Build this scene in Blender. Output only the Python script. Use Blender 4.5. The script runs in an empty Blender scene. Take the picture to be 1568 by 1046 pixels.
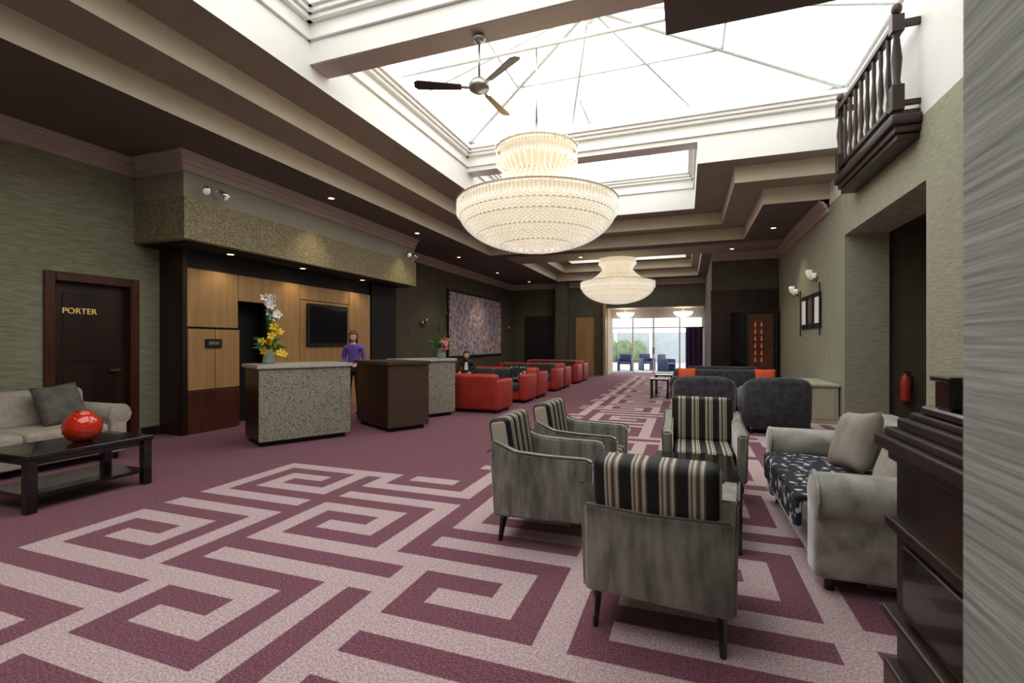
import bpy, bmesh, math, random
from mathutils import Vector, Matrix
random.seed(7)
D=bpy.data; S=bpy.context.scene
R90=math.pi/2
# ---------------- materials ----------------
def mk(name,col,rough=.6,metal=0,col2=None,scale=20,detail=4,bump=0,st=(1,1,1),emit=None,es=0,sheen=0,kind='noise',pos=(.35,.65),const=False,coat=0,bs=None):
    m=D.materials.new(name); m.use_nodes=True; nt=m.node_tree; n=nt.nodes; l=nt.links
    b=n['Principled BSDF']; b.inputs['Base Color'].default_value=(*col,1)
    b.inputs['Roughness'].default_value=rough; b.inputs['Metallic'].default_value=metal
    b.inputs['Sheen Weight'].default_value=sheen; b.inputs['Coat Weight'].default_value=coat
    if emit: b.inputs['Emission Color'].default_value=(*emit,1); b.inputs['Emission Strength'].default_value=es
    tc=n.new('ShaderNodeTexCoord'); mp=n.new('ShaderNodeMapping'); mp.inputs['Scale'].default_value=st
    l.new(tc.outputs['Object'],mp.inputs[0])
    if kind=='noise':
        t=n.new('ShaderNodeTexNoise'); t.inputs['Detail'].default_value=detail; o=t.outputs['Fac']
    elif kind=='vor':
        t=n.new('ShaderNodeTexVoronoi'); o=t.outputs['Distance']
    elif kind=='edge':
        t=n.new('ShaderNodeTexVoronoi'); t.feature='DISTANCE_TO_EDGE'; o=t.outputs['Distance']
    t.inputs['Scale'].default_value=scale; l.new(mp.outputs[0],t.inputs['Vector'])
    if col2 is None: col2=tuple(min(1,c*1.12) for c in col)
    r=n.new('ShaderNodeValToRGB'); e=r.color_ramp.elements
    e[0].position=pos[0]; e[0].color=(*col,1); e[1].position=pos[1]; e[1].color=(*col2,1)
    if const: r.color_ramp.interpolation='CONSTANT'
    l.new(o,r.inputs[0]); l.new(r.outputs[0],b.inputs['Base Color'])
    if bump:
        bp=n.new('ShaderNodeBump'); bp.inputs['Strength'].default_value=bump; bp.inputs['Distance'].default_value=.01
        l.new(o,bp.inputs['Height']); l.new(bp.outputs[0],b.inputs['Normal'])
    return m
def stripes(name):
    m=D.materials.new(name); m.use_nodes=True; nt=m.node_tree; n=nt.nodes; l=nt.links
    b=n['Principled BSDF']; b.inputs['Roughness'].default_value=.6
    tc=n.new('ShaderNodeTexCoord'); sp=n.new('ShaderNodeSeparateXYZ'); l.new(tc.outputs['Object'],sp.inputs[0])
    a=n.new('ShaderNodeMath'); a.operation='MULTIPLY_ADD'; a.inputs[1].default_value=1/.125; a.inputs[2].default_value=10.2; l.new(sp.outputs['X'],a.inputs[0])
    f=n.new('ShaderNodeMath'); f.operation='FRACT'; l.new(a.outputs[0],f.inputs[0])
    r=n.new('ShaderNodeValToRGB'); r.color_ramp.interpolation='CONSTANT'; e=r.color_ramp.elements
    e[0].position=0; e[0].color=(.012,.012,.014,1); e[1].position=.42; e[1].color=(.55,.5,.4,1)
    for p,c in ((.5,(.13,.12,.1)),(.56,(.6,.55,.45)),(.66,(.16,.14,.11)),(.74,(.012,.012,.014)),(.78,(.35,.3,.22)),(.84,(.6,.55,.46)),(.93,(.1,.09,.08))):
        x=e.new(p); x.color=(*c,1)
    l.new(f.outputs[0],r.inputs[0]); l.new(r.outputs[0],b.inputs['Base Color'])
    return m
def carpet(name,c1,c2,c3):
    m=mk(name,c1,.95,0,c2,60,3,.25,sheen=.15)
    nt=m.node_tree; n=nt.nodes; l=nt.links; b=n['Principled BSDF']
    src=b.inputs['Base Color'].links[0].from_socket
    v=n.new('ShaderNodeTexNoise'); v.inputs['Scale'].default_value=110; v.inputs['Detail'].default_value=2
    tc=n.new('ShaderNodeTexCoord'); l.new(tc.outputs['Object'],v.inputs['Vector'])
    r=n.new('ShaderNodeValToRGB'); r.color_ramp.elements[0].position=.48; r.color_ramp.elements[1].position=.62
    l.new(v.outputs['Fac'],r.inputs[0])
    mx=n.new('ShaderNodeMixRGB'); l.new(r.outputs[0],mx.inputs[0]); l.new(src,mx.inputs[1]); mx.inputs[2].default_value=(*c3,1)
    l.new(mx.outputs[0],b.inputs['Base Color']); return m
plum=carpet('carpet_plum',(.14,.038,.064),(.21,.068,.105),(.31,.15,.20))
pink=carpet('carpet_pale',(.56,.43,.445),(.73,.61,.61),(.42,.25,.285))
wp_l=mk('grasscloth_green',(.23,.235,.15),.8,0,(.36,.36,.25),6,6,.3,st=(1,1,14))
wp_r=mk('grasscloth_khaki',(.31,.315,.225),.8,0,(.45,.455,.345),6,6,.4,st=(1,1,14))
wp_p=mk('grasscloth_pier',(.28,.305,.28),.85,0,(.47,.50,.47),6,3,.6,st=(.4,.4,10),pos=(.3,.7))
olive=mk('paint_olive',(.115,.105,.07),.8,col2=(.135,.125,.085),scale=3)
soffit=mk('soffit_taupe_shaded',(.15,.128,.112),.8,col2=(.165,.142,.125),scale=2)  # taupe paint with the shade of dim, downward faces put into the colour
soffit2=mk('soffit_greige_shaded',(.34,.305,.25),.8,col2=(.37,.335,.275),scale=2)  # less dark than the outer soffits, underside shade still in the colour
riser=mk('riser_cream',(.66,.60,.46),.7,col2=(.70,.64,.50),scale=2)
white=mk('white_paint',(.86,.86,.82),.6,col2=(.88,.88,.85),scale=2)
cornice=mk('cornice_paint',(.52,.455,.42),.6,col2=(.56,.49,.45),scale=3)
bulk_u=mk('bulkhead_paper',(.35,.34,.27),.8,0,(.41,.40,.32),8,5,.1,st=(1,1,8))
gold=mk('bulkhead_weave',(.22,.19,.105),.8,0,(.41,.37,.225),38,4,.2,pos=(.4,.6))
darkw=mk('dark_mahogany',(.022,.012,.009),.35,0,(.05,.022,.016),4,4,.05,st=(1,1,.15))
mahog=mk('mahogany_base',(.07,.022,.014),.3,0,(.12,.04,.025),5,4,.05,st=(1,1,.2))
oak=mk('honey_veneer',(.40,.24,.10),.4,0,(.50,.31,.14),3,5,.03,st=(3,3,.3))
black=mk('black_lacquer',(.008,.007,.007),.2,coat=.4)
blackm=mk('black_matt',(.012,.012,.013),.6)
screen=mk('tv_screen',(.006,.006,.008),.08)
deskp=mk('desk_mosaic',(.13,.13,.10),.5,0,(.50,.49,.40),42,2,.3,kind='edge',pos=(.03,.16))
deskb=mk('desk_brown_weave',(.055,.036,.024),.4,0,(.12,.085,.055),50,3,.2,kind='edge',pos=(.03,.14))
stone=mk('stone_top',(.62,.60,.54),.25,0,(.35,.33,.3),60,4,pos=(.5,.75))
velvet=mk('grey_velvet',(.12,.125,.10),.5,0,(.40,.405,.345),6,7,.25,sheen=1,pos=(.32,.7),st=(2.6,2.6,.6))
velvet2=mk('silver_velvet',(.21,.205,.175),.5,0,(.55,.53,.48),8,7,.25,sheen=1,pos=(.3,.7))
beige=mk('beige_fabric',(.42,.37,.31),.85,0,(.52,.47,.4),20,4,.1,sheen=.2)
taupe=mk('taupe_pillow',(.36,.31,.27),.8,0,(.48,.42,.37),6,4,.2)
gpil=mk('grey_pillow',(.12,.11,.10),.8,0,(.18,.165,.145),10,4,.1)
stripe=stripes('striped_fabric')
throw=mk('paisley_throw',(.62,.64,.66),.8,0,(.018,.022,.035),17,3,.1,pos=(.40,.44),const=False)
red=mk('red_leather',(.45,.045,.03),.45,0,(.53,.06,.04),6,3,.05)
char=mk('charcoal_fabric',(.028,.03,.036),.85,0,(.065,.067,.077),14,5,.1,sheen=.3)
orange=mk('orange_cushion',(.7,.11,.03),.7)
redg=mk('red_glass',(.62,.02,.008),.06,0,(.75,.05,.01),3,coat=1)
chrome=mk('chrome',(.7,.7,.7),.15,1)
brass=mk('brass',(.6,.42,.18),.3,1)
silver=mk('fan_metal',(.45,.45,.43),.35,.8)
bladem=mk('fan_blade',(.06,.05,.045),.3)
bladew=mk('fan_blade_tan',(.5,.38,.22),.4)
cream=mk('cream_cabinet',(.48,.47,.36),.6)
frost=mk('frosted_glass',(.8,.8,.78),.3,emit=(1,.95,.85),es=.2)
lampw=mk('lamp_glow',(1,.9,.7),.4,emit=(1,.8,.5),es=8)
lampw2=mk('lamp_bowl_glow',(1,.95,.85),.4,emit=(1,.93,.8),es=2.2)
shellm=mk('chandelier_inner',(.5,.45,.35),.4,0,(.6,.54,.43),9,emit=(1,.84,.58),es=.52)
beadm=mk('crystal_bead',(.82,.82,.80),.04,0,(.95,.94,.9),30,emit=(1,.95,.83),es=.42)
beadm.cycles.emission_sampling='NONE'
gold_m=mk('chandelier_gilt',(.75,.68,.52),.3,.5)
green=mk('leaf_green',(.03,.13,.02),.5,0,(.07,.24,.04),12)
palegreen=mk('garden_foliage',(.10,.15,.08),.8,0,(.20,.26,.16),3)
yellow=mk('yellow_petal',(.85,.55,.02),.5,0,(.9,.68,.05),20)
wpetal=mk('white_petal',(.85,.85,.82),.5)
ppetal=mk('pink_petal',(.75,.12,.25),.5,0,(.85,.3,.35),20)
vase=mk('glass_vase',(.25,.32,.3),.08,0,(.3,.38,.36),5)
rafter=mk('rafter_white',(.84,.88,.86),.5)
purple=mk('purple_drape',(.04,.01,.055),.7,0,(.065,.018,.09),8,st=(10,1,.3))
patio=mk('patio_stone',(.28,.30,.32),.8,0,(.35,.37,.39),3)
pwall=mk('patio_render',(.36,.41,.45),.8,0,(.42,.47,.51),2)
bluef=mk('blue_wicker',(.04,.06,.13),.6)
skin=mk('skin',(.76,.48,.36),.5,0,(.8,.53,.4),8)
hairm=mk('hair_auburn',(.10,.035,.018),.45,0,(.18,.07,.03),20,st=(6,6,1))
hairb=mk('hair_dark',(.03,.018,.012),.45,0,(.06,.035,.02),20,st=(6,6,1))
shirtp=mk('purple_shirt',(.15,.09,.45),.7,0,(.20,.13,.55),7)
suit=mk('dark_suit',(.015,.016,.022),.7)
shirtw=mk('white_shirt',(.8,.8,.8),.7)
lips=mk('lips',(.5,.12,.1),.4); eyew=mk('eye_white',(.85,.85,.85),.2); eyed=mk('eye_iris',(.03,.02,.015),.2)
def paintmat():
    m=mk('abstract_painting',(.14,.12,.15),.5,0,(.85,.82,.86),6,8,.3,pos=(.42,.56))
    nt=m.node_tree; n=nt.nodes; l=nt.links; b=n['Principled BSDF']; src=b.inputs['Base Color'].links[0].from_socket
    tc=n.new('ShaderNodeTexCoord')
    w=n.new('ShaderNodeTexNoise'); w.inputs['Scale'].default_value=2.4; w.inputs['Detail'].default_value=7; l.new(tc.outputs['Object'],w.inputs['Vector'])
    r=n.new('ShaderNodeValToRGB'); e=r.color_ramp.elements; e[0].position=.36; e[0].color=(.9,.86,.88,1); e[1].position=.66; e[1].color=(.85,.78,.55,1)
    for p,c in ((.43,(.20,.16,.40)),(.47,(.85,.8,.84)),(.52,(.62,.06,.09)),(.55,(.9,.84,.82)),(.60,(.12,.18,.36))):
        x=e.new(p); x.color=(*c,1)
    l.new(w.outputs['Fac'],r.inputs[0])
    mx=n.new('ShaderNodeMixRGB'); mx.inputs[0].default_value=.5; l.new(src,mx.inputs[1]); l.new(r.outputs[0],mx.inputs[2]); l.new(mx.outputs[0],b.inputs['Base Color'])
    return m
paint=paintmat()
# ---------------- mesh builder ----------------
class MB:
    def __init__(s,name): s.name=name; s.bm=bmesh.new(); s.mats=[]
    def mi(s,m):
        if m not in s.mats: s.mats.append(m)
        return s.mats.index(m)
    def merge(s,tb,mat,M=None,smooth=False):
        if M is not None: bmesh.ops.transform(tb,matrix=M,verts=tb.verts)
        i=s.mi(mat)
        for f in tb.faces: f.material_index=i; f.smooth=smooth
        me=D.meshes.new('t'); tb.to_mesh(me); tb.free(); s.bm.from_mesh(me); D.meshes.remove(me); return s
    def box(s,x0,x1,y0,y1,z0,z1,mat,bev=0,seg=2,M=None,smooth=None):
        tb=bmesh.new(); bmesh.ops.create_cube(tb,size=1)
        bmesh.ops.transform(tb,matrix=Matrix.Translation(((x0+x1)/2,(y0+y1)/2,(z0+z1)/2))@Matrix.Diagonal((abs(x1-x0),abs(y1-y0),abs(z1-z0),1)),verts=tb.verts)
        if bev: bmesh.ops.bevel(tb,geom=tb.edges[:],offset=bev,segments=seg,affect='EDGES',profile=.5)
        return s.merge(tb,mat,M,smooth if smooth is not None else bev>.015)
    def cyl(s,p0,p1,r0,r1,mat,seg=16,M=None,smooth=True):
        p0=Vector(p0);p1=Vector(p1);d=p1-p0
        tb=bmesh.new(); bmesh.ops.create_cone(tb,cap_ends=True,segments=seg,radius1=r0,radius2=r1,depth=d.length)
        T=Matrix.Translation((p0+p1)/2)@d.to_track_quat('Z','Y').to_matrix().to_4x4()
        bmesh.ops.transform(tb,matrix=T,verts=tb.verts); return s.merge(tb,mat,M,smooth and seg>6)
    def ell(s,c,r,mat,seg=16,M=None,rot=None):
        tb=bmesh.new(); bmesh.ops.create_uvsphere(tb,u_segments=seg,v_segments=max(6,seg//2+2),radius=1)
        T=Matrix.Translation(c)@(rot if rot is not None else Matrix.Identity(4))@Matrix.Diagonal((*r,1))
        bmesh.ops.transform(tb,matrix=T,verts=tb.verts); return s.merge(tb,mat,M,True)
    def lathe(s,prof,mat,c=(0,0,0),seg=32,M=None):
        tb=bmesh.new(); rings=[]
        for r,z in prof:
            rings.append([tb.verts.new((c[0]+r*math.cos(2*math.pi*k/seg),c[1]+r*math.sin(2*math.pi*k/seg),c[2]+z)) for k in range(seg)])
        for a,b in zip(rings,rings[1:]):
            for k in range(seg): tb.faces.new((a[k],a[(k+1)%seg],b[(k+1)%seg],b[k]))
        return s.merge(tb,mat,M,True)
    def prism(s,poly,z0,z1,mat,bev=0,M=None):
        tb=bmesh.new(); a=[tb.verts.new((x,y,z0)) for x,y in poly]; b=[tb.verts.new((x,y,z1)) for x,y in poly]
        tb.faces.new(a[::-1]); tb.faces.new(b); n=len(a)
        for k in range(n): tb.faces.new((a[k],a[(k+1)%n],b[(k+1)%n],b[k]))
        bmesh.ops.recalc_face_normals(tb,faces=tb.faces)
        if bev: bmesh.ops.bevel(tb,geom=tb.edges[:],offset=bev,segments=2,affect='EDGES')
        return s.merge(tb,mat,M,False)
    def tube(s,pts,rad,mat,seg=8,M=None):
        pts=[Vector(p) for p in pts]; tb=bmesh.new(); rings=[]
        for i,p in enumerate(pts):
            d=(pts[min(i+1,len(pts)-1)]-pts[max(i-1,0)]).normalized(); q=d.to_track_quat('Z','Y'); r=rad[i] if isinstance(rad,(list,tuple)) else rad
            rings.append([tb.verts.new(p+q@Vector((r*math.cos(2*math.pi*k/seg),r*math.sin(2*math.pi*k/seg),0))) for k in range(seg)])
        for a,b in zip(rings,rings[1:]):
            for k in range(seg): tb.faces.new((a[k],a[(k+1)%seg],b[(k+1)%seg],b[k]))
        tb.faces.new(rings[0][::-1]); tb.faces.new(rings[-1])
        return s.merge(tb,mat,M,True)
    def pillow(s,c,w,h,t,mat,rot=None,M=None):
        tb=bmesh.new(); N=14; g=[[],[]]
        for sd in (0,1):
            for i in range(N+1):
                row=[]
                for j in range(N+1):
                    a=-1+2*i/N; b=-1+2*j/N
                    th=max(0,(1-a**4)*(1-b**4))**.5
                    k=1-.07*(1-abs(a))*abs(b)**3; k2=1-.07*(1-abs(b))*abs(a)**3
                    row.append(tb.verts.new((a*w/2*k2,(1 if sd else -1)*t/2*th,b*h/2*k)))
                g[sd].append(row)
        for sd in (0,1):
            for i in range(N):
                for j in range(N):
                    f=(g[sd][i][j],g[sd][i+1][j],g[sd][i+1][j+1],g[sd][i][j+1]); tb.faces.new(f if not sd else f[::-1])
        bmesh.ops.remove_doubles(tb,verts=tb.verts,dist=1e-4)
        T=Matrix.Translation(c)@(rot if rot is not None else Matrix.Identity(4))
        bmesh.ops.transform(tb,matrix=T,verts=tb.verts); return s.merge(tb,mat,M,True)
    def raw(s,vs,fs,mat,smooth=False):
        tb=bmesh.new(); V=[tb.verts.new(v) for v in vs]
        for f in fs: tb.faces.new([V[i] for i in f])
        return s.merge(tb,mat,None,smooth)
    def done(s,loc=(0,0,0),rz=0,parent=None):
        me=D.meshes.new(s.name)
        s.bm.to_mesh(me); s.bm.free()
        for m in s.mats: me.materials.append(m)
        o=D.objects.new(s.name,me); S.collection.objects.link(o); o.location=loc; o.rotation_euler=(0,0,rz)
        if parent: o.parent=parent
        return o
def RX(a): return Matrix.Rotation(a,4,'X')
def RY(a): return Matrix.Rotation(a,4,'Y')
def RZ(a): return Matrix.Rotation(a,4,'Z')
def copy(o,loc,rz,name=None):
    c=o.copy(); c.location=loc; c.rotation_euler=(0,0,rz); c.name=name or o.name.split('.')[0]; S.collection.objects.link(c); return c
XL=-7.6; XR=2.5; YB=-1.5; YF=21.0; ZC=4.05
# ---------------- floor ----------------
T=["#######",
   "#......",
   "#.#####",
   "#.#...#",
   "#.###.#",
   "#.....#",
   "#######"]
bm=bmesh.new(); CW=.165; x0=-4.3
def quad(x0_,x1_,y0_,y1_,mi,z=0):
    f=bm.faces.new([bm.verts.new(p) for p in ((x0_,y0_,z),(x1_,y0_,z),(x1_,y1_,z),(x0_,y1_,z))]); f.material_index=mi
NX=42; NY=136
yend=YB+NY*CW
for i in range(NX):
    for j in range(NY):
        X=x0+i*CW; Y=YB+j*CW
        on=0
        if Y+CW/2<4.4 or X+CW/2>-2.2:
            ti=i//8; a=i%8; jj=j+(4 if ti%2 else 0)+3; tj=jj//8; b=jj%8
            if a==7: on=1 if b==(0 if (ti+tj)%2 else 6) else 0
            elif b==7: on=1 if (ti*3+tj*5)%4<2 and a==(6 if tj%2 else 0) else 0
            else:
                h=(ti*7+tj*5+ti*tj*3)%4
                if h&1: a=6-a
                if h&2: b=6-b
                on=1 if T[b][a]=='#' else 0
        quad(X,X+CW,Y,Y+CW,on)
XE=x0+NX*CW
quad(XL-.2,x0,YB,yend,0); quad(XE,5.2,YB,yend,0); quad(XL-.2,5.2,yend,23.2,0)
quad(XL-.2,5.2,YB-.2,YB,0)
bmesh.ops.remove_doubles(bm,verts=bm.verts,dist=1e-5)
me=D.meshes.new('floor'); bm.to_mesh(me); bm.free(); me.materials.append(plum); me.materials.append(pink)
S.collection.objects.link(D.objects.new('floor',me))
# ---------------- walls ----------------
w=MB('wall_left'); w.box(XL-.2,XL,YB,3.8,0,ZC,wp_l); w.box(XL-.2,XL,3.8,4.77,2.28,ZC,wp_l); w.box(XL-.2,XL,4.77,5.15,0,ZC,wp_l)
w.box(XL-.2,XL,5.15,11,0,ZC,olive); w.box(XL-.2,XL,11,23.5,0,ZC,olive); w.box(XL-.5,XL-.2,3.5,5.0,0,2.6,blackm); w.done()
w=MB('wall_back'); w.box(XL-.2,5,YB-.2,YB,0,6,wp_l); w.done()
w=MB('wall_right')
for a,b in ((YB,6.57),(9.48,15.5)):
    w.box(XR,XR+.62,a,b,0,3.95,wp_r); w.box(XR,XR+.62,a,b,3.95,6.0,white)
w.box(XR,XR+.62,6.57,9.48,3.2,3.95,wp_r); w.box(XR,XR+.62,6.57,9.48,3.95,6,white)
w.box(4.6,4.8,5,12,0,3.5,olive); w.box(XR+.62,4.8,5.0,5.2,0,3.5,wp_r); w.box(XR+.62,4.8,11.8,12,0,3.5,wp_r); w.box(XR+.62,4.8,5,12,3.4,3.6,soffit)
w.box(XR+.62,3.7,9.6,9.75,0,3.4,olive)
w.done()
w=MB('wall_pier'); w.box(.602,XR,YB,1.4,0,4.05,wp_p); w.done()
w=MB('wall_partition'); w.box(.73,XR+.6,15.5,15.7,0,2.95,darkw); w.box(.73,XR+.6,15.5,15.7,2.95,ZC,olive); w.box(.73,.93,15.7,23.5,0,ZC,soffit)
w.box(.70,.78,15.44,15.5,0,2.95,darkw); w.done()
w=MB('wall_far'); w.box(XL,-3.2,YF,YF+.2,0,ZC,olive); w.box(-3.2,.73,YF,YF+.2,2.9,ZC,olive); w.box(-3.4,-3.2,YF+.2,22.5,0,2.9,riser)
w.box(-3.4,.73,YF+.2,22.6,2.9,3.0,riser); w.box(-3.4,.73,22.5,22.6,2.55,2.9,white)
w.box(-6.9,-5.6,YF-.05,YF,0,2.6,blackm)
w.box(-5.35,-4.85,YF-.5,YF,0,ZC,olive)
w.box(-4.55,-3.75,YF-.06,YF,0,2.5,oak); w.box(-3.3,-3.2,YF-.4,YF,0,3.2,oak)
w.done()
w=MB('wall_reception'); XP=-7.15
w.box(XL,XP+.05,5.15,5.22,0,2.86,darkw)
def pnl(y0,y1,z0,z1,m,t=.04): w.box(XP-.1,XP+t,y0+.006,y1-.006,z0+.006,z1-.006,m,.006,1,smooth=False)
w.box(XP-.12,XP,5.2,6.13,0,2.86,blackm); w.box(XP-.12,XP,6.77,10.9,0,2.86,blackm); w.box(XP-.12,XP,6.13,6.77,2.1,2.86,blackm)
w.box(XL,XP-.35,5.7,7.0,0,2.3,blackm)
pnl(5.22,6.13,0,.66,mahog,.06); pnl(5.22,5.68,.66,1.62,oak,.06); pnl(5.68,6.13,.66,1.62,oak,.06); pnl(5.22,6.12,1.64,2.55,oak); 
pnl(6.12,6.80,2.1,2.55,oak); pnl(6.78,7.5,0,2.55,oak); pnl(7.5,8.98,2.25,2.55,oak); pnl(7.5,8.98,0,2.25,oak); pnl(8.98,9.75,0,2.55,oak)
w.box(XP+.06,XP+.08,5.5,5.78,1.32,1.46,blackm); w.box(XP+.08,XP+.085,5.55,5.73,1.37,1.42,chrome)
w.box(XL,XP,9.75,9.85,0,2.86,olive)
w.done()
w=MB('ceiling_bulkhead'); 
w.box(XL,-6.6,4.8,10.9,3.45,ZC,bulk_u); w.box(XL,-6.56,4.78,10.92,2.86,3.45,gold); w.box(XL,-6.7,4.9,10.8,2.82,2.86,blackm); w.done()
def corn(name,segs,mat=cornice,z=ZC,steps=((.04,.24),(.08,.15),(.13,.08),(.17,.035))):
    w=MB(name)
    for (xa,ya,xb,yb) in segs:
        for p,h in steps:
            if xa==xb: w.box(xa-p if segs_dir<0 else xa, xa+p if segs_dir>0 else xa, ya-(p if ya==4.8 else 0),yb,z-h,z-.001,mat,.006,1,smooth=False)
            else: w.box(xa,xb,(ya-p),ya,z-h,z-.001,mat,.006,1,smooth=False)
    return w.done()
segs_dir=1; corn('trim_1',[(XL,YB,XL,4.79),(-6.6,4.8,-6.6,10.9),(XL,10.9,XL,YF)]); corn('trim_2',[(XL,4.8,-6.6,4.8)])
segs_dir=-1; corn('trim_3',[(XR,10.4,XR,15.5)]); corn('trim_4',[(.73,15.5,XR,15.5),(XL,YF,.73,YF)])
w=MB('baseboard_left'); w.box(XL,XL+.02,YB,3.7,0,.14,darkw); w.box(XL,XL+.02,4.88,5.15,0,.14,darkw); w.box(XL,XL+.02,10.9,YF,0,.14,darkw); w.done()
w=MB('baseboard_right'); w.box(XR-.02,XR,1.4,6.57,0,.14,wp_r); w.box(XR-.02,XR,9.48,15.5,0,.14,wp_r); w.done()
# ---------------- ceiling ----------------
def slab(w,z0,z1,holes,mr,sm,outer=(XL-.2,XR+.1,YB-.2,YF+.2)):
    xs=sorted({outer[0],outer[1],*[h[0] for h in holes],*[h[1] for h in holes]}); ys=sorted({outer[2],outer[3],*[h[2] for h in holes],*[h[3] for h in holes]})
    xs=[x for x in xs if outer[0]<=x<=outer[1]]; ys=[y for y in ys if outer[2]<=y<=outer[3]]
    ish=lambda i,j:(i<0 or j<0 or i>=len(xs)-1 or j>=len(ys)-1) or any(h[0]<(xs[i]+xs[i+1])/2<h[1] and h[2]<(ys[j]+ys[j+1])/2<h[3] for h in holes)
    dn=[];sd=[]
    def q(L,*p): L.append(p)
    for i in range(len(xs)-1):
        for j in range(len(ys)-1):
            if ish(i,j): continue
            a,b,c,d=xs[i],xs[i+1],ys[j],ys[j+1]
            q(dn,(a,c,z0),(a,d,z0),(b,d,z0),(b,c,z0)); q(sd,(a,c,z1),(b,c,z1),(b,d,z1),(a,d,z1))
            if ish(i-1,j): q(sd,(a,c,z0),(a,c,z1),(a,d,z1),(a,d,z0))
            if ish(i+1,j): q(sd,(b,c,z0),(b,d,z0),(b,d,z1),(b,c,z1))
            if ish(i,j-1): q(sd,(a,c,z0),(b,c,z0),(b,c,z1),(a,c,z1))
            if ish(i,j+1): q(sd,(a,d,z0),(a,d,z1),(b,d,z1),(b,d,z0))
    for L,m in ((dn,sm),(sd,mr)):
        vs=[];fs=[]
        for p in L: k=len(vs); vs+=p; fs.append((k,k+1,k+2,k+3))
        w.raw(vs,fs,m)
BIG=XR+.2
w=MB('ceiling')
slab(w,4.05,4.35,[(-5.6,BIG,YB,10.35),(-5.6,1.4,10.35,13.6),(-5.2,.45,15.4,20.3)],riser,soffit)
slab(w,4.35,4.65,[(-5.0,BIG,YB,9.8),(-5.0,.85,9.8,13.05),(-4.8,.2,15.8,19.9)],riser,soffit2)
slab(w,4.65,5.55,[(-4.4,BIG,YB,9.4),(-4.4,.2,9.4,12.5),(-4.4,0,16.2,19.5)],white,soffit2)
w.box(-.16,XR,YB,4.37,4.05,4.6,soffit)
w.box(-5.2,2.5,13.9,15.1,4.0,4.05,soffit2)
w.done()
w=MB('trim_5')
def wm(x0,x1,y0,y1,ax,sg):
    for p,za,zb in ((.04,5.14,5.18),(.07,5.36,5.42),(.11,5.42,5.48),(.15,5.48,5.56)):
        if ax=='x': w.box(min(x0,x0+sg*p),max(x0,x0+sg*p),y0,y1,za,zb,white,.005,1,smooth=False)
        else: w.box(x0,x1,min(y0,y0+sg*p),max(y0,y0+sg*p),za,zb,white,.005,1,smooth=False)
wm(-4.4,0,YB,4.8,'x',1); wm(-4.4,0,5.15,9.4,'x',1); wm(-4.4,0,9.75,12.5,'x',1); wm(-4.4,XR,9.4,0,'y',-1); wm(-4.4,.2,12.5,0,'y',-1); wm(.2,0,9.75,12.5,'x',-1)
wm(-4.4,XR,4.8,0,'y',-1); wm(-4.4,XR,5.15,0,'y',1); wm(-4.4,0,19.5,0,'y',-1)
w.done()
w=MB('ceiling_beam'); w.box(-4.4,XR,4.8,5.15,4.86,5.55,white); w.box(-4.4,XR,4.82,5.13,4.85,4.86,cornice); w.box(-4.4,.2,9.4,9.75,5.05,5.55,white); w.done()
w=MB('skylight_frame')
def bar(a,b,r=.035): w.cyl(a,b,r,r,rafter,8)
def flat(x0,x1,y0,y1,z=5.62,pz=.9):
    for e in ((x0,y0,x1,y0),(x0,y1,x1,y1),(x0,y0,x0,y1),(x1,y0,x1,y1)): bar((e[0],e[1],z),(e[2],e[3],z),.05)
    n=max(2,int((y1-y0)/1.1)); xm=(x0+x1)/2
    bar((xm,y0+.3,z+pz),(xm,y1-.3,z+pz),.04)
    for k in range(n+1):
        y=y0+(y1-y0)*k/n; yy=min(max(y,y0+.3),y1-.3); bar((x0,y,z),(xm,yy,z+pz),.022); bar((x1,y,z),(xm,yy,z+pz),.022)
flat(-4.4,XR,YB,4.8); flat(-4.4,.2,9.75,12.5); flat(-4.4,0,16.2,19.5)
ap=(-1.4,7.4,6.55); xa,xb,ya,yb,z=-4.4,XR,5.15,9.4,5.62
for e in ((xa,ya,xb,ya),(xa,yb,xb,yb),(xa,ya,xa,yb),(xb,ya,xb,yb)): bar((e[0],e[1],z),(e[2],e[3],z),.05)
per=[(xa,ya),(xb,ya),(xb,yb),(xa,yb)]
for p in per: bar((*p,z),ap,.045)
for t in (.33,.66):
    for p in ((xa+(xb-xa)*t,ya),(xa+(xb-xa)*t,yb)): bar((*p,z),ap,.022)
for p in ((xa,ya+(yb-ya)*.5),(xb,ya+(yb-ya)*.5)): bar((*p,z),ap,.022)
m=[tuple(ap[i]*.5+(p+(z,))[i]*.5 for i in range(3)) for p in per]
for k in range(4): bar(m[k],m[(k+1)%4],.018)
w.lathe([(0,-.25),(.06,-.22),(.12,-.1),(.16,0),(.12,.06),(0,.1)],rafter,ap,16)
bar((xa,6.6,5.62),(xb,6.6,5.62),.03)
w.done()
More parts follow.
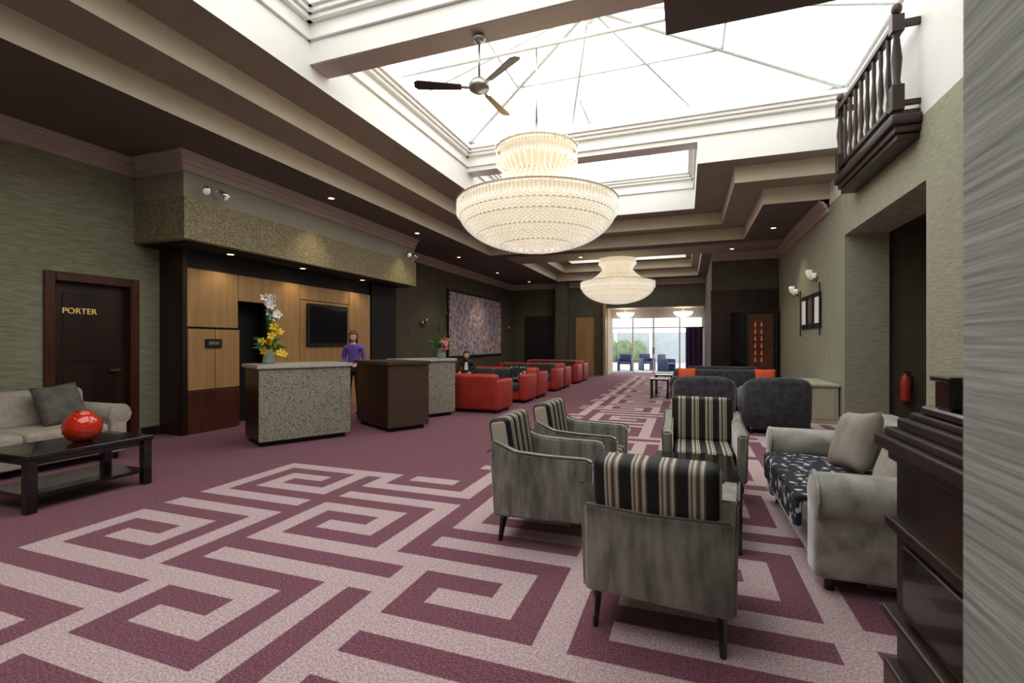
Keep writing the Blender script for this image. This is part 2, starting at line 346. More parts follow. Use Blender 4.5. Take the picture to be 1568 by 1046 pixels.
# ---------------- balcony ----------------
w=MB('juliet_balcony'); bx=2.28; y0,y1=6.72,8.85
w.box(bx,XR-.001,y0,y1,3.72,3.80,darkw,.01,1); w.box(bx-.03,XR-.001,y0-.04,y1+.04,3.80,3.88,darkw,.01,1); w.box(bx-.07,XR-.001,y0-.08,y1+.08,3.88,4.00,darkw,.02,2)
w.box(bx-.02,XR-.001,y0-.02,y1+.02,4.0,4.06,darkw)
def newel(x,y):
    w.box(x-.06,x+.06,y-.06,y+.06,4.05,4.35,darkw,.008,1); w.lathe([(.05,0),(.035,.05),(.055,.3),(.03,.55),(.05,.6)],darkw,(x,y,4.35),12)
    w.box(x-.06,x+.06,y-.06,y+.06,4.95,5.15,darkw,.008,1); w.ell((x,y,5.23),(.055,.055,.07),darkw,12)
newel(bx,y0); newel(bx,y1)
w.box(bx-.045,bx+.045,y0,y1,5.02,5.10,darkw,.015,2); w.box(bx-.03,bx+.03,y0,y1,4.12,4.17,darkw)
for k in range(1,9):
    y=y0+(y1-y0)*k/9; w.lathe([(.026,0),(.026,.1),(.018,.15),(.036,.32),(.02,.6),(.026,.7),(.026,.87)],darkw,(bx,y,4.16),10)
for y in (y0,y1): w.box(bx,XR-.001,y-.03,y+.03,5.02,5.09,darkw); w.box(bx,XR-.001,y-.03,y+.03,4.12,4.17,darkw)
w.done()
# ---------------- door porter ----------------
w=MB('door_1'); f=mahog
w.box(XL-.15,XL+.03,3.72,3.84,0,2.32,f,.01,1,smooth=False); w.box(XL-.15,XL+.03,4.73,4.85,0,2.32,f,.01,1,smooth=False); w.box(XL-.15,XL+.03,3.84,4.73,2.2,2.32,f,.01,1,smooth=False)
w.box(XL-.17,XL-.1,3.84,4.73,0,2.2,darkw)
for a,b in ((.2,1.0),(1.15,2.05)): w.box(XL-.1,XL-.09,3.97,4.6,a,b,darkw,.005,1)
w.cyl((XL-.1,4.62,1.02),(XL-.03,4.62,1.02),.012,.012,brass,10); w.box(XL-.05,XL-.03,4.5,4.63,1.0,1.03,brass)
door=w.done()
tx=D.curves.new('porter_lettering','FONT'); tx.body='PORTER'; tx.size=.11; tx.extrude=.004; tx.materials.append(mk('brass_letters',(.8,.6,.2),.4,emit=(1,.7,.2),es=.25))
o=D.objects.new('porter_lettering',tx); S.collection.objects.link(o); o.location=(XL-.085,3.96,1.79); o.rotation_euler=(R90,0,R90); o.parent=door
# ---------------- tv, painting ----------------
w=MB('wall_television'); w.box(XP+.04,XP+.10,7.66,8.86,1.335,2.19,blackm,.01,1); w.box(XP+.1,XP+.103,7.71,8.81,1.39,2.14,screen); w.box(XP+.041,XP+.05,8.0,8.4,1.6,1.9,blackm); w.done()
w=MB('abstract_painting'); w.box(XL+.001,XL+.06,14.6,19.6,.87,3.23,blackm,.01,1)
w.box(XL+.06,XL+.075,14.68,19.52,.95,3.15,paint); w.done()
# ---------------- desks ----------------
dv=Vector((.485,.875)); pv=Vector((-.875,.485))
def desk(name,c,L,Dp,face,side,top):
    w=MB(name); c=Vector(c)
    P=lambda a,b:(c+dv*a+pv*b)[:]
    w.prism([P(.06,.06),P(L-.06,.06),P(L-.06,Dp-.06),P(.06,Dp-.06)],0,.06,blackm)
    w.prism([P(.01,.01),P(L-.01,.01),P(L-.01,Dp),P(.01,Dp)],.06,1.05,side)
    w.prism([P(0,0),P(L,0),P(L,.04),P(0,.04)],.07,1.05,face)
    w.prism([P(-.03,-.03),P(L+.03,-.03),P(L+.03,Dp+.03),P(-.03,Dp+.03)],1.05,1.10,top,.006)
    return w.done()
desk('reception_desk',(-5.34,4.91),1.25,.8,deskp,darkw,stone)
desk('reception_desk',(-4.34,6.41),.72,1.2,deskb,darkw,deskb)
desk('reception_desk',(-4.75,7.5),1.1,.6,deskp,darkw,stone)
# ---------------- flowers ----------------
def bloom(w,c,r,mat,n=5):
    c=Vector(c); q=Vector((random.uniform(-.6,1),random.uniform(-1,-.3),random.uniform(-.3,.7))).normalized().to_track_quat('Z','Y').to_matrix().to_4x4()
    for k in range(n):
        a=2*math.pi*k/n; M=Matrix.Translation(c)@q@RZ(a)@Matrix.Translation((r*.55,0,.1*r))@RY(-.35)
        w.ell((0,0,0),(r*.55,r*.38,r*.1),mat,8,M)
    w.ell(c,(r*.18,)*3,orange,6)
def leaf(w,base,tip,wd):
    b=Vector(base);t=Vector(tip);d=t-b; side=d.cross(Vector((.3,-.9,.2))).normalized()*wd; m1=b+d*.5+Vector((0,0,d.length*.2))
    w.raw([b,m1+side,t,m1-side,m1+Vector((0,0,.01))],[(0,1,4),(1,2,4),(2,3,4),(3,0,4)],green,True)
def arrangement(name,loc,cols,H,vm):
    w=MB(name)
    w.lathe([(0,0),(.07,0),(.085,.03),(.075,.1),(.06,.17),(.075,.2),(.065,.2),(.05,.17),(.06,.1),(0,.03)],vm)
    for k in range(16):
        a=random.uniform(0,6.28); r=random.uniform(.15,.3); leaf(w,(0,0,.18),(r*math.cos(a),r*math.sin(a),random.uniform(.15,.4)),.03)
    for mat,n,z0,z1,sp,r in cols:
        for k in range(n):
            z=random.uniform(z0,z1); a=random.uniform(0,6.28); rr=random.uniform(.2,1)*sp
            p=(rr*math.cos(a)+.05*math.sin(z*3),rr*math.sin(a),z); w.tube([(0,0,.12),(p[0]*.3,p[1]*.3,z*.55),p],.004,green,5); bloom(w,p,r,mat)
    return w,loc
w,l=arrangement('flower_arrangement',(-5.65,5.36,1.10),[(yellow,16,.15,.6,.13,.06),(yellow,6,.1,.2,.26,.06),(wpetal,13,.66,.95,.10,.065)],.95,vase)
for k in range(3): leaf(w,(0,0,.6),(.1*k-.08,.05,.98),.03)
w.done(l)
w,l=arrangement('flower_arrangement',(-4.42,8.28,1.10),[(ppetal,9,.18,.42,.11,.05),(wpetal,6,.15,.35,.12,.045)],.9,vase)
w.tube([(0,0,.15),(-.02,0,.5),(.0,0,.75),(.05,0,.88),(.1,0,.9),(.13,0,.84)],[.014,.013,.012,.011,.009,.007],green,6)
w.tube([(0,0,.15),(-.06,0,.45),(-.03,0,.65),(.04,0,.7)],[.012,.011,.01,.007],green,6)
for k in range(8): leaf(w,(0,0,.2),(random.uniform(-.14,.14),random.uniform(-.1,.1),random.uniform(.3,.6)),.02)
w.done(l)
# ---------------- armchair ----------------
def armchair():
    w=MB('striped_armchair')
    for sx in (-1,1):
        for y in (-.29,.28):
            w.cyl((sx*.29,y-(.03 if y<0 else -.01),0),(sx*.285,y,.2),.014,.026,black,4,smooth=False)
    w.box(-.31,.31,-.30,.31,.19,.31,velvet,.02,2)
    prof=[(-.35,.19),(.32,.19),(.335,.4),(.34,.60),(.30,.625),(.0,.63),(-.2,.645),(-.30,.69),(-.37,.72),(-.365,.5)]
    for sx in (-1,1):
        tb=bmesh.new(); xo=sx*.345; xi=sx*.265
        a=[tb.verts.new((xo+sx*(.02*(z-.19)),y,z)) for y,z in prof]; b=[tb.verts.new((xi,y,z)) for y,z in prof]
        n=len(prof); tb.faces.new(a); tb.faces.new(b[::-1])
        for k in range(n): tb.faces.new((a[k],b[k],b[(k+1)%n],a[(k+1)%n]))
        bmesh.ops.recalc_face_normals(tb,faces=tb.faces)
        bmesh.ops.bevel(tb,geom=tb.edges[:],offset=.014,segments=2,affect='EDGES'); w.merge(tb,velvet,None,False)
        w.tube([(xo+sx*.008,y,z+.002) for y,z in prof[3:9]],.006,gpil,6)
    M=Matrix.Translation((0,-.33,.19))@RX(.07)
    w.box(-.33,.33,-.03,.05,0,.44,velvet,.02,2,M)
    w.tube([(-.32,-.405,.628),(0,-.41,.618),(.32,-.405,.628)],.007,gpil,6)
    M=Matrix.Translation((0,-.30,.42))@RX(.16)
    w.box(-.285,.285,-.055,.10,0,.44,stripe,.045,4,M)
    w.box(-.262,.262,-.25,.33,.31,.45,stripe,.04,3)
    return w
ch=armchair().done((-.10,2.68,0),-.10)
copy(ch,(-.93,3.50,0),-R90+.04); copy(ch,(-.86,4.36,0),-R90-.03); copy(ch,(.15,4.86,0),math.pi)
def ctable(w_,d_,h_,t=.05,lg=.06):
    w=MB('coffee_table'); w.box(-w_/2,w_/2,-d_/2,d_/2,h_-t,h_,black,.006,1,smooth=False); w.box(-w_/2+.04,w_/2-.04,-d_/2+.04,d_/2-.04,h_-t-.05,h_-t,black)
    for sx in (-1,1):
        for sy in (-1,1):
            x=sx*(w_/2-lg/2-.01); y=sy*(d_/2-lg/2-.01); w.box(x-lg/2,x+lg/2,y-lg/2,y+lg/2,0,h_-t,black,.004,1,smooth=False)
    return w
ctable(.6,.9,.46).done((.06,3.94,0))
w=ctable(.7,1.0,.48,.04,.075); w.box(-.31,.31,-.46,.46,.12,.15,black); w.done((-5.36,2.84,0))
w=MB('red_glass_vase'); w.lathe([(0,0),(.06,0),(.11,.03),(.145,.09),(.15,.14),(.135,.2),(.095,.25),(.05,.275),(.055,.285),(.04,.28),(.03,.26),(0,.26)],redg,seg=32); w.done((-5.32,2.9,.48))
# ---------------- sofas ----------------
def sofa(name,W,Dp,H,aH,aW,mo,mi_,scroll=True,feet=.08,n=2,pill=(),thr=None,roundback=.07):
    w=MB(name); h=W/2; d=Dp/2
    for sx in (-1,1):
        for sy in (-1,1): w.cyl((sx*(h-.1),sy*(d-.1),0),(sx*(h-.1),sy*(d-.1),feet+.03),.025,.035,darkw,10)
    w.box(-h+.06,h-.06,-d+.02,d-.04,feet+.01,.30,mo,.02,2)
    M=Matrix.Translation((0,-d+.12,feet))@RX(.08)
    w.box(-h+.04,h-.04,-.12,.10,0,H-feet-.02,mo,roundback,4,M)
    for sx in (-1,1):
        x=sx*(h-aW/2)
        if scroll:
            w.box(x-aW/2+.02,x+aW/2-.02,-d,d-.01,feet,aH-.06,mo,.03,3)
            r=aW*.56; w.cyl((x+sx*.015,-d,aH-r),(x+sx*.015,d-.03,aH-r),r,r,mo,24); w.ell((x+sx*.015,d-.03,aH-r),(r*.98,.03,r*.98),mo,20)
            w.tube([(x+sx*.015+r*math.cos(t/12*6.283),d-.025,aH-r+r*math.sin(t/12*6.283)) for t in range(13)],.008,mo,6)
        else: w.box(x-aW/2,x+aW/2,-d,d,feet,aH,mo,.05,4)
    iw=W-2*aW; cw=iw/n
    for k in range(n):
        a=-iw/2+k*cw; w.box(a+.005,a+cw-.005,-d+.2,d+.01,.29,.45,mi_,.045,3)
        M=Matrix.Translation((0,-d+.24,.42))@RX(.14); w.box(a+.01,a+cw-.01,-.07,.07,0,H-.45,mi_,.05,3,M)
    if thr: 
        w.box(-iw/2+.02,iw/2-.02,-d+.25,d+.03,.44,.47,thr,.012,2); w.box(-iw/2+.02,iw/2-.02,d+.005,d+.04,.26,.46,thr,.012,2)
    for px,py,pz,s_,m,rx,ry,rz in pill: w.pillow((px,py,pz),s_,s_,.17,m,RZ(rz)@RX(rx)@RY(ry))
    return w
sofa('velvet_sofa',1.78,.92,.84,.66,.24,velvet2,velvet2,pill=[(.25,-.05,.67,.46,taupe,.35,.15,.15),(-.45,-.1,.66,.44,beige,.3,-.1,0)],thr=throw).done((1.13,3.99,0),R90)
sofa('beige_sofa',2.0,.95,.86,.66,.22,beige,beige,pill=[(-.55,-.02,.68,.48,gpil,.35,.1,.1),(.35,-.02,.64,.42,throw,.5,.1,-.1)]).done((-6.9,3.0,0),-R90)
rs=sofa('red_sofa',2.1,.85,.80,.66,.2,red,char,scroll=False,feet=.06,pill=()).done((-4.5,9.25,0),0)
sofa('red_sofa',2.1,.85,.80,.66,.2,red,char,scroll=False,feet=.06,pill=[(-.7,.0,.64,.42,throw,.3,0,0)]).done((-4.5,11.0,0),math.pi)
for y,r in ((12.05,0),(13.8,math.pi),(14.85,0),(16.6,math.pi),(17.7,0)): copy(rs,(-4.5,y,0),r)
def stable(loc,h=.5,s=.5):
    w=MB('side_table'); w.box(-s/2,s/2,-s/2,s/2,h-.04,h,black,.005,1)
    for a in (-1,1):
        for b in (-1,1): w.box(a*(s/2-.03)-.02,a*(s/2-.03)+.02,b*(s/2-.03)-.02,b*(s/2-.03)+.02,0,h-.04,black)
    w.done(loc)
stable((-4.0,10.12,0),.45,.4); stable((-4.4,12.95,0),.45,.5); stable((-.62,12.8,0),.5,.45); stable((-.55,13.6,0),.55,.45)
def tub():
    w=MB('charcoal_armchair'); 
    for sx in (-1,1):
        for sy in (-1,1): w.cyl((sx*.38,sy*.3,0),(sx*.38,sy*.3,.1),.025,.035,black,8)
    tb=bmesh.new(); N=28; ro=[];
    for k in range(N+1):
        t=-.5+k/N
        a=t*math.pi*1.0
        cx=math.sin(a); cy=-math.cos(a)
        x=.48*(abs(cx)**.55)*(1 if cx>0 else -1); y=.0+.40*(-(abs(cy)**.55)) 
        if abs(t)>=.5: y=.38
        hgt=.66+.2*max(0,math.cos(a))**.5
        ro.append((x,y,hgt))
    ro=[(ro[0][0],.40,.6)]+ro+[(ro[-1][0],.40,.6)]
    rings=[]
    for x,y,hh in ro:
        xi=x*.74; yi=y+.13 if y<.3 else y
        rings.append([tb.verts.new(p) for p in ((x*.96,y*.96,.08),(x,y,.3),(x*1.02,y*1.02,hh-.06),(x*.97,y*.97+.01,hh),((x+xi)/2,(y+yi)/2,hh+.015),(xi*1.02,yi,hh-.02),(xi,yi,.3),(xi,yi,.08))])
    for a,b in zip(rings,rings[1:]):
        for k in range(8): tb.faces.new((a[k],a[(k+1)%8],b[(k+1)%8],b[k]))
    tb.faces.new(rings[0]); tb.faces.new(rings[-1][::-1]); bmesh.ops.recalc_face_normals(tb,faces=tb.faces)
    w.merge(tb,char,None,True)
    w.box(-.36,.36,-.28,.38,.08,.3,char,.02,2); w.box(-.35,.35,-.26,.40,.3,.45,char,.05,3)
    return w
tc_=tub().done((.27,8.55,0),0); copy(tc_,(1.32,8.6,0),.03)
sofa('charcoal_sofa',2.1,.9,.84,.66,.22,char,char,pill=[(-.8,0,.66,.4,orange,.3,0,0),(.72,0,.66,.4,orange,.3,0,.1)]).done((.75,11.2,0),math.pi)
sofa('charcoal_sofa',1.8,.9,.80,.64,.22,char,char).done((.9,13.6,0),math.pi)
w=MB('low_cabinet'); w.box(2.0,2.47,9.7,11.3,0,.64,cream,.006,1,smooth=False); w.box(1.97,2.49,9.67,11.33,.64,.68,cream,.006,1,smooth=False)
for k in range(4): w.box(1.985,2.0,9.75+k*.39,10.08+k*.39,.08,.58,cream,.006,1,smooth=False)
w.box(2.05,2.42,9.685,9.70,.08,.58,cream,.006,1,smooth=False)
w.done()
# ---------------- console cabinet (near right) ----------------
w=MB('console_cabinet'); ya,yb=1.42,2.36
w.box(.80,1.25,ya,yb,0,.98,darkw,.006,1,smooth=False)
for xo,za,zb in ((.775,.93,.98),(.735,.98,1.03),(.765,1.03,1.06),(.80,1.06,1.10),(.835,1.10,1.125)):
    w.box(xo,1.28,ya,yb+(.80-xo)*.6,za,zb,darkw,.008,2)
w.box(.85,1.2,ya,yb-.08,1.125,1.16,black,.008,1)
w.box(.765,.81,ya,yb+.02,.66,.70,darkw,.008,2); w.box(.785,.80,ya+.05,yb-.1,.36,.62,black,.004,1); w.box(.75,.81,ya,yb+.02,.30,.34,darkw,.01,2)
w.box(.76,1.26,ya,yb+.02,0,.12,darkw,.01,2)
w.box(.86,.97,2.08,2.2,1.16,1.27,black,.01,2); w.box(.85,.98,2.07,2.21,1.26,1.28,black,.004,1)
w.done()
# ---------------- chandeliers ----------------
def chandelier():
    w=MB('crystal_chandelier'); R=1.1
    vs=[];fs=[]
    def bead(x,y,z,s,sz=None):
        sz=sz or s; k=len(vs); vs.extend([(x+s,y,z),(x,y+s,z),(x-s,y,z),(x,y-s,z),(x,y,z+sz),(x,y,z-sz)])
        for a in range(4): fs.extend([(k+a,k+(a+1)%4,k+4),(k+(a+1)%4,k+a,k+5)])
    prof=[]; HB=.52
    for k in range(0,21): t=k/20*R90; prof.append((R*math.sin(t)**.95,HB*(1-math.cos(t)**1.1)))
    w.lathe([(r*.94,z+.05) for r,z in prof],shellm,seg=48)
    for k in range(1,21):
        r,z=prof[k]; n=24 if k<4 else 48 if k<9 else 84
        for j in range(n): a=2*math.pi*(j)/n; bead(r*math.cos(a),r*math.sin(a),z,.021,.023)
    for k in range(3,20):
        r,z=((prof[k][0]+prof[k+1][0])/2,(prof[k][1]+prof[k+1][1])/2); n=24 if k<4 else 48 if k<9 else 84
        for j in range(n): a=2*math.pi*(j+.5)/n; bead(r*math.cos(a),r*math.sin(a),z,.017,.019)
    for k in (6,11,15,18):
        r,z=prof[k]; w.lathe([(r-.012,z-.005),(r+.003,z-.005),(r+.003,z+.005),(r-.012,z+.005),(r-.012,z-.005)],gold_m,seg=64)
    def band(r,z0,z1,flare=0.02,n=100):
        w.lathe([(r-.045,z0),(r-.035,z1)],shellm,seg=48)
        for j in range(n):
            a=2*math.pi*j/n
            for row in range(3):
                z=z1-.01-row*.03; rr=r+flare; bead(rr*math.cos(a),rr*math.sin(a),z,.013,.015)
            bead((r+flare)*math.cos(a),(r+flare)*math.sin(a),z0+.0,.014,.055)
        for zz in (z1+.015,): w.lathe([(r-.03,zz-.006),(r+flare+.012,zz-.006),(r+flare+.012,zz+.006),(r-.03,zz+.006),(r-.03,zz-.006)],gold_m,seg=64)
    band(R,HB+.0,HB+.13,.03,130)
    zr=HB+.15
    for (ra,za,rb,zb,n,st) in ((R-.02,zr,.44,1.05,44,16),(.44,1.05,.54,1.22,36,6)):
        for j in range(n):
            a=2*math.pi*j/n
            for q in range(st+1):
                t=q/st; r=ra+(rb-ra)*(t**.75 if ra>1 else t)
                bead(r*math.cos(a),r*math.sin(a),za+(zb-za)*(t**1.5 if ra>1 else t),.015,.024)
    w.lathe([(.93,zr+.0),(.66,zr+.07),(.46,.90),(.38,1.05),(.48,1.24)],shellm,seg=40)
    for r,z in ((.80,zr+.075),(.56,zr+.20),(.43,1.05)): w.lathe([(r-.012,z-.007),(r+.012,z-.007),(r+.012,z+.007),(r-.012,z+.007),(r-.012,z-.007)],gold_m,seg=48)
    band(.55,1.24,1.42,.02,72)
    for j in range(24):
        a=2*math.pi*j/24
        for q in range(10): t=q/9; r=.54*(1-t)+.05; bead(r*math.cos(a),r*math.sin(a),1.44+.18*t**1.6,.014,.022)
    w.raw(vs,fs,beadm)
    w.cyl((0,0,1.55),(0,0,2.86),.014,.014,chrome,8); w.lathe([(0,1.6),(.05,1.6),(.03,1.68),(0,1.7)],chrome,seg=12)
    return w
c1=chandelier().done((-2.0,6.6,2.72)); c2=copy(c1,(-2.0,15.25,2.62),.3)
# ---------------- fan ----------------
w=MB('ceiling_fan'); w.lathe([(0,.59),(.06,.58),(.07,.54),(.02,.5),(0,.5)],silver); w.cyl((0,0,.1),(0,0,.55),.014,.014,silver,10)
w.lathe([(0,-.06),(.05,-.055),(.11,-.02),(.12,.03),(.09,.08),(.03,.11),(0,.12)],silver,seg=24)
for k,(a,m) in enumerate(((math.radians(205),bladem),(math.radians(-35),bladem),(math.radians(85),bladew))):
    M=RZ(a)@Matrix.Translation((.1,0,.0))@RX(.25)
    w.box(0,.12,-.02,.02,-.004,.004,silver,M=M)
    w.prism([(.1,-.04),(.58,-.065),(.62,-.03),(.62,.04),(.58,.065),(.1,.04)],-.004,.006,m,M=M)
w.done((-2.18,4.98,4.26))
# ---------------- lights fixtures ----------------
def spotfix(loc):
    w=MB('wall_spotlight'); w.cyl((0,0,0),(.05,0,0),.04,.04,chrome,16)
    for s_ in (-1,1):
        w.tube([(.05,0,0),(.1,s_*.06,.01),(.14,s_*.1,0)],.01,chrome,6); w.cyl((.12,s_*.1,.02),(.2,s_*.16,-.07),.03,.055,chrome,16); w.cyl((.2,s_*.16,-.07),(.205,s_*.163,-.075),.05,.05,frost,16)
    w.done(loc)
spotfix((-6.6,5.15,3.62)); spotfix((-6.6,10.5,3.62))
def sconce(loc,rz,gm=frost):
    w=MB('wall_sconce'); w.cyl((0,0,0),(.03,0,0),.05,.05,brass,16); w.tube([(.03,0,0),(.08,0,-.05),(.13,0,-.03),(.14,0,.03)],.01,brass,8)
    w.lathe([(.02,0),(.045,.03),(.06,.09),(.065,.15),(.055,.15),(.04,.04),(0,.02)],gm,(.14,0,.03),16)
    for s_ in (-1,1): w.tube([(.03,0,0),(.06,s_*.08,-.04),(.08,s_*.13,.0)],.008,brass,6); w.lathe([(.02,0),(.04,.03),(.05,.1),(.04,.1),(0,.01)],gm,(.08,s_*.13,0),12)
    w.done(loc,rz)
sconce((XL,13.0,1.95),0,brass); sconce((XL,20.3,1.95),0,brass); sconce((XR,11.3,2.7),math.pi); sconce((XR,13.0,2.55),math.pi)
w=MB('ceiling_downlights_and_fill')
dl=[(-6.1,7.2,ZC,50),(-6.1,0.8,ZC,60),(-6.1,10.2,ZC,50),(-6.6,13.5,ZC,60),(-6.7,17,ZC,80),(-6.4,20,ZC,45),(1.9,12.5,ZC,55),(1.2,14.6,4.0,45),(-3,14.5,4.0,45),(-6.85,5.75,2.82,9),(-6.85,7.3,2.82,12),(-6.85,9.1,2.82,12)]  # the low ones under the bulkhead are added to brighten panels and receptionist
for x,y,z,e_ in dl: w.lathe([(.055,-.001),(.075,-.001),(.075,-.012),(.055,-.012)],chrome,(x,y,z),20); w.lathe([(0,-.004),(.055,-.004)],lampw,(x,y,z),20)
w.done()
for i,(x,y,z,e_) in enumerate(dl):
    L=D.lights.new('downlight_and_fill','SPOT'); L.energy=e_; L.color=(1,.8,.55); L.spot_size=1.5 if z>3 else 2.2; L.spot_blend=.8; L.shadow_soft_size=.05
    o=D.objects.new('downlight_and_fill_lamp',L); o.location=(x,y,z-.03); S.collection.objects.link(o)
for c in ((-2,6.6,2.72),(-2,15.25,2.62)):
    L=D.lights.new('chandelier_lamp','POINT'); L.energy=40; L.color=(1,.82,.6); L.shadow_soft_size=.2
    o=D.objects.new('chandelier_lamp',L); o.location=(c[0],c[1],c[2]+.4); S.collection.objects.link(o)
for x in (-2.5,-.1):
    w=MB('ceiling_light'); w.lathe([(0,-.22),(.2,-.19),(.34,-.1),(.4,0),(.38,.02),(0,.02)],lampw2,seg=24); w.cyl((0,0,0),(0,0,.2),.02,.02,chrome,8); w.done((x,21.7,2.7))
w=MB('picture_triptych')
for k in range(3):
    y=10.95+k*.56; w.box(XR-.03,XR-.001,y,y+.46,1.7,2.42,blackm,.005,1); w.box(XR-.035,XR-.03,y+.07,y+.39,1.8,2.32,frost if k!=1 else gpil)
w.box(XR-.05,XR-.03,10.9,10.93,1.55,2.58,blackm); w.box(XR-.05,XR-.03,12.58,12.61,1.55,2.58,blackm); w.done()
w=MB('fire_extinguisher'); w.lathe([(0,0),(.065,0),(.07,.02),(.07,.34),(.05,.39),(.025,.41),(.025,.45),(0,.45)],red,seg=20); w.box(-.02,.08,-.012,.012,.45,.48,blackm); w.tube([(.03,0,.44),(.10,0,.38),(.09,0,.16)],.012,blackm,8)
w.box(-.04,.04,.06,.099,.1,.3,blackm); w.done((3.34,9.5,.46))
w=MB('display_cabinet'); w.box(1.15,2.42,15.30,15.495,.45,2.35,darkw,.01,1); w.box(1.22,2.35,15.28,15.30,.55,2.27,screen)
glow=mk('cabinet_glow',(.35,.08,.03),.5,emit=(1,.25,.07),es=.3); gl2=mk('cabinet_interior',(.10,.035,.02),.4,0,(.16,.06,.03),5)
w.box(1.68,2.32,15.27,15.285,.6,2.22,gl2)
for x in (1.86,2.02):
    for k in range(6): w.lathe([(0,0),(.02,.01),(.025,.06),(.012,.1),(.012,.14),(0,.14)],glow,(x,15.25,.85+k*.2),8)
for x in (1.15,1.62,2.38): w.box(x,x+.04,15.24,15.31,.45,2.35,darkw)
w.done()
w=MB('purple_curtain')
pts=[]; 
for k in range(17): pts.append((0.0+k*.04,20.8+.05*math.sin(k*1.3)))
w.raw([(x,y,z) for z in (0.02,2.0) for x,y in pts],[(k,k+1,k+18,k+17) for k in range(16)],purple,True); w.cyl((-.05,20.8,2.02),(.70,20.8,2.02),.02,.02,blackm,8); w.done()
w=MB('window_1'); wf=rafter
for x in (-3.2,-2.25,-1.35,-.25,.68): w.box(x-.035,x+.035,22.42,22.5,0,2.55,wf)
for z in (.02,2.05,2.5): w.box(-3.2,.7,22.43,22.49,z,z+.06,wf)
w.box(-1.4,-1.3,22.4,22.43,.9,1.2,chrome)
w.done()
w=MB('patio_ground'); w.box(-14,10,22.65,45,-.2,-.02,patio); w.done()
w=MB('patio_wall'); w.box(-14,10,38,38.3,-.1,2.2,pwall)
for k in range(9): w.box(-13+k*2.6,-12.8+k*2.6,37.9,38.0,-.1,2.3,white)
w.done()
for i,(x,y) in enumerate(((-2.9,25),(-1.9,26),(-.9,25.2))):
    w=MB('patio_chair'); w.box(-.3,.3,-.3,.3,.35,.45,bluef,.02,2); w.box(-.3,.3,.24,.32,.4,.85,bluef,.03,2); w.box(-.34,-.28,-.3,.3,0,.62,bluef,.02,2); w.box(.28,.34,-.3,.3,0,.62,bluef,.02,2); w.done((x,y,-.02),i*.5)
w=MB('garden_shrub')
for k in range(5): w.ell((-7.5+k*1.1+random.uniform(-.2,.2),36.5,.7),(.7,.5,.8+.4*random.random()),palegreen,10)
w.done()
# ---------------- people ----------------
def head(w,M,hair,longhair=True):
    tb=bmesh.new(); bmesh.ops.create_uvsphere(tb,u_segments=32,v_segments=24,radius=1)
    for v in tb.verts:
        x,y,z=v.co; f=-y
        nx=x*.074; ny=y*.092; nz=z*.112
        if z<0: nx*=1-.32*(-z)**1.5; 
        if z<-.3 and f<0.2: ny*=.72
        if z<-.2 and f>0: ny*=1-.08*(-z)
        if f>.5:
            g=math.exp(-((x/.16)**2+((z+.12)/.2)**2)); ny-=.022*g
            for ex in (-.38,.38): ny+=.009*math.exp(-(((x-ex)/.2)**2+((z-.05)/.13)**2))
            ny-=.005*math.exp(-((x/.35)**2+((z+.48)/.1)**2)); ny-=.008*math.exp(-((x/.3)**2+((z+.85)/.18)**2))
        v.co=(nx,ny,nz)
    w.merge(tb,skin,M,True)
    for s_ in (-1,1):
        w.ell((s_*.028,-.078,.006),(.012,.008,.007),eyew,10,M); w.ell((s_*.028,-.085,.006),(.0055,.003,.006),eyed,8,M)
        w.ell((s_*.029,-.086,.024),(.016,.004,.003),hair,8,M); w.ell((s_*.074,.005,-.005),(.008,.017,.028),skin,10,M)
    w.ell((0,-.088,-.053),(.022,.006,.006),lips,10,M); w.ell((0,-.087,-.046),(.018,.006,.004),lips,10,M)
    tb=bmesh.new(); bmesh.ops.create_uvsphere(tb,u_segments=32,v_segments=24,radius=1)
    for v in tb.verts:
        x,y,z=v.co; v.co=(x*.088,y*.105+.008,z*.124+.008)
        if longhair and z<0 and y>-.35: v.co.z=z*.24; v.co.x*=1+.1*(-z)**2; v.co.y=max(v.co.y,-.03)
    kill=[f for f in tb.faces if f.calc_center_median().y<-.035 and f.calc_center_median().z<.055 and abs(f.calc_center_median().x)<.082]
    bmesh.ops.delete(tb,geom=kill,context='FACES'); w.merge(tb,hair,M,True)
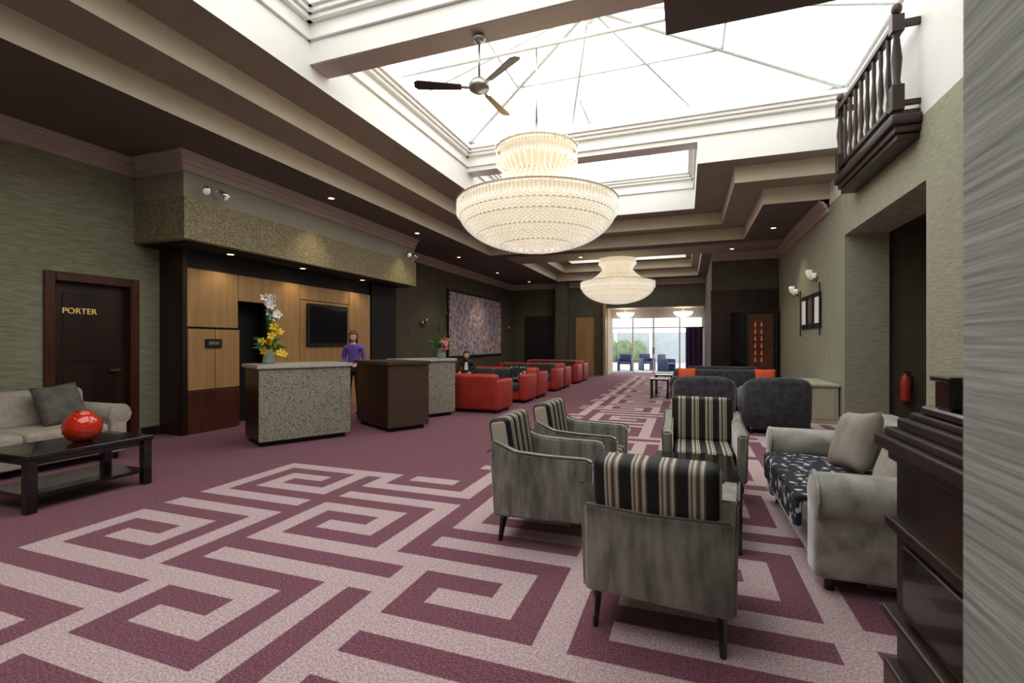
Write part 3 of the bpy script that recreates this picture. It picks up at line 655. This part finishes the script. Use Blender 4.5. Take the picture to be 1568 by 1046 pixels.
def person(name,J,loc,rz,matfn,mats,headM,hair,handsdir):
    names=list(J); E=[('pel','spi'),('spi','che'),('che','upc'),('upc','nek'),('nek','hd')]
    for s_ in 'LR': E+=[('upc','sh'+s_),('sh'+s_,'el'+s_),('el'+s_,'wr'+s_),('pel','hi'+s_),('hi'+s_,'kn'+s_),('kn'+s_,'an'+s_),('an'+s_,'to'+s_)]
    me=D.meshes.new(name); me.from_pydata([J[n][0] for n in names],[(names.index(a),names.index(b)) for a,b in E],[])
    o=D.objects.new(name+'_tmp',me); S.collection.objects.link(o)
    sk=o.modifiers.new('s','SKIN'); sk.use_smooth_shade=True
    for i,n in enumerate(names): me.skin_vertices[0].data[i].radius=J[n][1]
    me.skin_vertices[0].data[0].use_root=True
    sb=o.modifiers.new('b','SUBSURF'); sb.levels=2; sb.render_levels=2
    bpy.context.view_layer.update(); dg=bpy.context.evaluated_depsgraph_get(); m2=D.meshes.new_from_object(o.evaluated_get(dg))
    D.objects.remove(o)
    w=MB(name); 
    for m in mats: w.mi(m)
    tb=bmesh.new(); tb.from_mesh(m2)
    for f in tb.faces: f.material_index=matfn(f.calc_center_median()); f.smooth=True
    tb.to_mesh(m2); tb.free(); w.bm.from_mesh(m2)
    head(w,headM,hair)
    for s_,sx in (('L',-1),('R',1)):
        p=Vector(J['wr'+s_][0]); d=Vector(handsdir).normalized(); side=Vector((1,0,0)); dn=Vector((0,0,-1))
        w.tube([p-d*.01,p+d*.03,p+d*.07,p+d*.095],[.024,.03,.036,.03],skin,10)
        for k,(ln) in enumerate((.062,.072,.068,.052)):
            b=p+d*.085+side*(k-1.5)*.018*(-sx); w.tube([b,b+d*ln*.5,b+d*ln*.8+dn*.012,b+d*ln+dn*.026],[.0095,.009,.008,.006],skin,7)
        b=p+d*.035-side*sx*.03; w.tube([b,b+d*.03-side*sx*.018,b+d*.055-side*sx*.02+dn*.01],[.011,.0095,.007],skin,7)
    return w.done(loc,rz)
J={'pel':((0,0,.93),(.15,.11)),'spi':((0,.01,1.07),(.115,.085)),'che':((0,0,1.21),(.14,.105)),'upc':((0,.01,1.31),(.10,.075)),'nek':((0,.0,1.39),(.05,.05)),'hd':((0,-.01,1.46),(.045,.045))}
for s_,sx in (('L',-1),('R',1)):
    J.update({'sh'+s_:((sx*.16,.01,1.315),(.058,.055)),'el'+s_:((sx*.19,.02,1.06),(.043,.043)),'wr'+s_:((sx*.12,-.2,.99),(.026,.024)),'hi'+s_:((sx*.09,0,.87),(.095,.095)),'kn'+s_:((sx*.10,-.01,.49),(.06,.06)),'an'+s_:((sx*.10,.02,.09),(.042,.042)),'to'+s_:((sx*.10,-.12,.045),(.04,.035))})
def mf(c):
    if c.z>1.375 and abs(c.x)<.09: return 1
    if c.z<.10: return 3
    if c.z<.95 and not (c.y<-.14): return 2
    if c.y<-.17 and c.z>.8: return 1
    return 0
person('receptionist',J,(-6.0,7.7,0),math.radians(20),mf,[shirtp,skin,suit,black],Matrix.Translation((0,-.02,1.51))@RX(.12),hairm,(0,-1,-.1))
J2={'pel':((0,0,.54),(.16,.12)),'spi':((0,.06,.68),(.12,.09)),'che':((0,.08,.81),(.145,.11)),'upc':((0,.07,.91),(.10,.075)),'nek':((0,.05,.98),(.05,.05)),'hd':((0,.03,1.04),(.045,.045))}
for s_,sx in (('L',-1),('R',1)):
    J2.update({'sh'+s_:((sx*.165,.07,.91),(.058,.055)),'el'+s_:((sx*.22,-.02,.70),(.043,.043)),'wr'+s_:((sx*.11,-.24,.66),(.027,.024)),'hi'+s_:((sx*.09,-.03,.53),(.095,.09)),'kn'+s_:((sx*.11,-.45,.50),(.065,.065)),'an'+s_:((sx*.11,-.44,.09),(.042,.042)),'to'+s_:((sx*.11,-.57,.045),(.04,.035))})
def mf2(c):
    if c.z>.965 and abs(c.x)<.09: return 1
    if c.z<.10: return 3
    if abs(c.x)<.045-.2*(.95-c.z)*.5 and c.y<.0 and c.z>.72: return 2
    if c.y<-.205 and .6<c.z: return 1
    return 0
person('seated_guest',J2,(-5.1,10.85,0),.25,mf2,[suit,skin,shirtw,black],Matrix.Translation((0,.02,1.09)),hairb,(0,-1,-.15))
# ---------------- world, camera ----------------
W=D.worlds.new('World'); S.world=W; W.use_nodes=True; bg=W.node_tree.nodes['Background']; bg.inputs[0].default_value=(1,.985,.955,1); bg.inputs[1].default_value=2.9
cam=D.cameras.new('Camera'); co=D.objects.new('Camera',cam); S.collection.objects.link(co); S.camera=co
co.location=(0,0,1.4); co.rotation_euler=(R90,0,math.radians(19.77)); cam.lens=740/1568*36; cam.sensor_width=36; cam.shift_y=.0013; cam.clip_start=.05; cam.clip_end=200
cam.dof.use_dof=True; cam.dof.focus_distance=6; cam.dof.aperture_fstop=2.8
S.view_settings.view_transform='Standard'; S.view_settings.gamma=.92
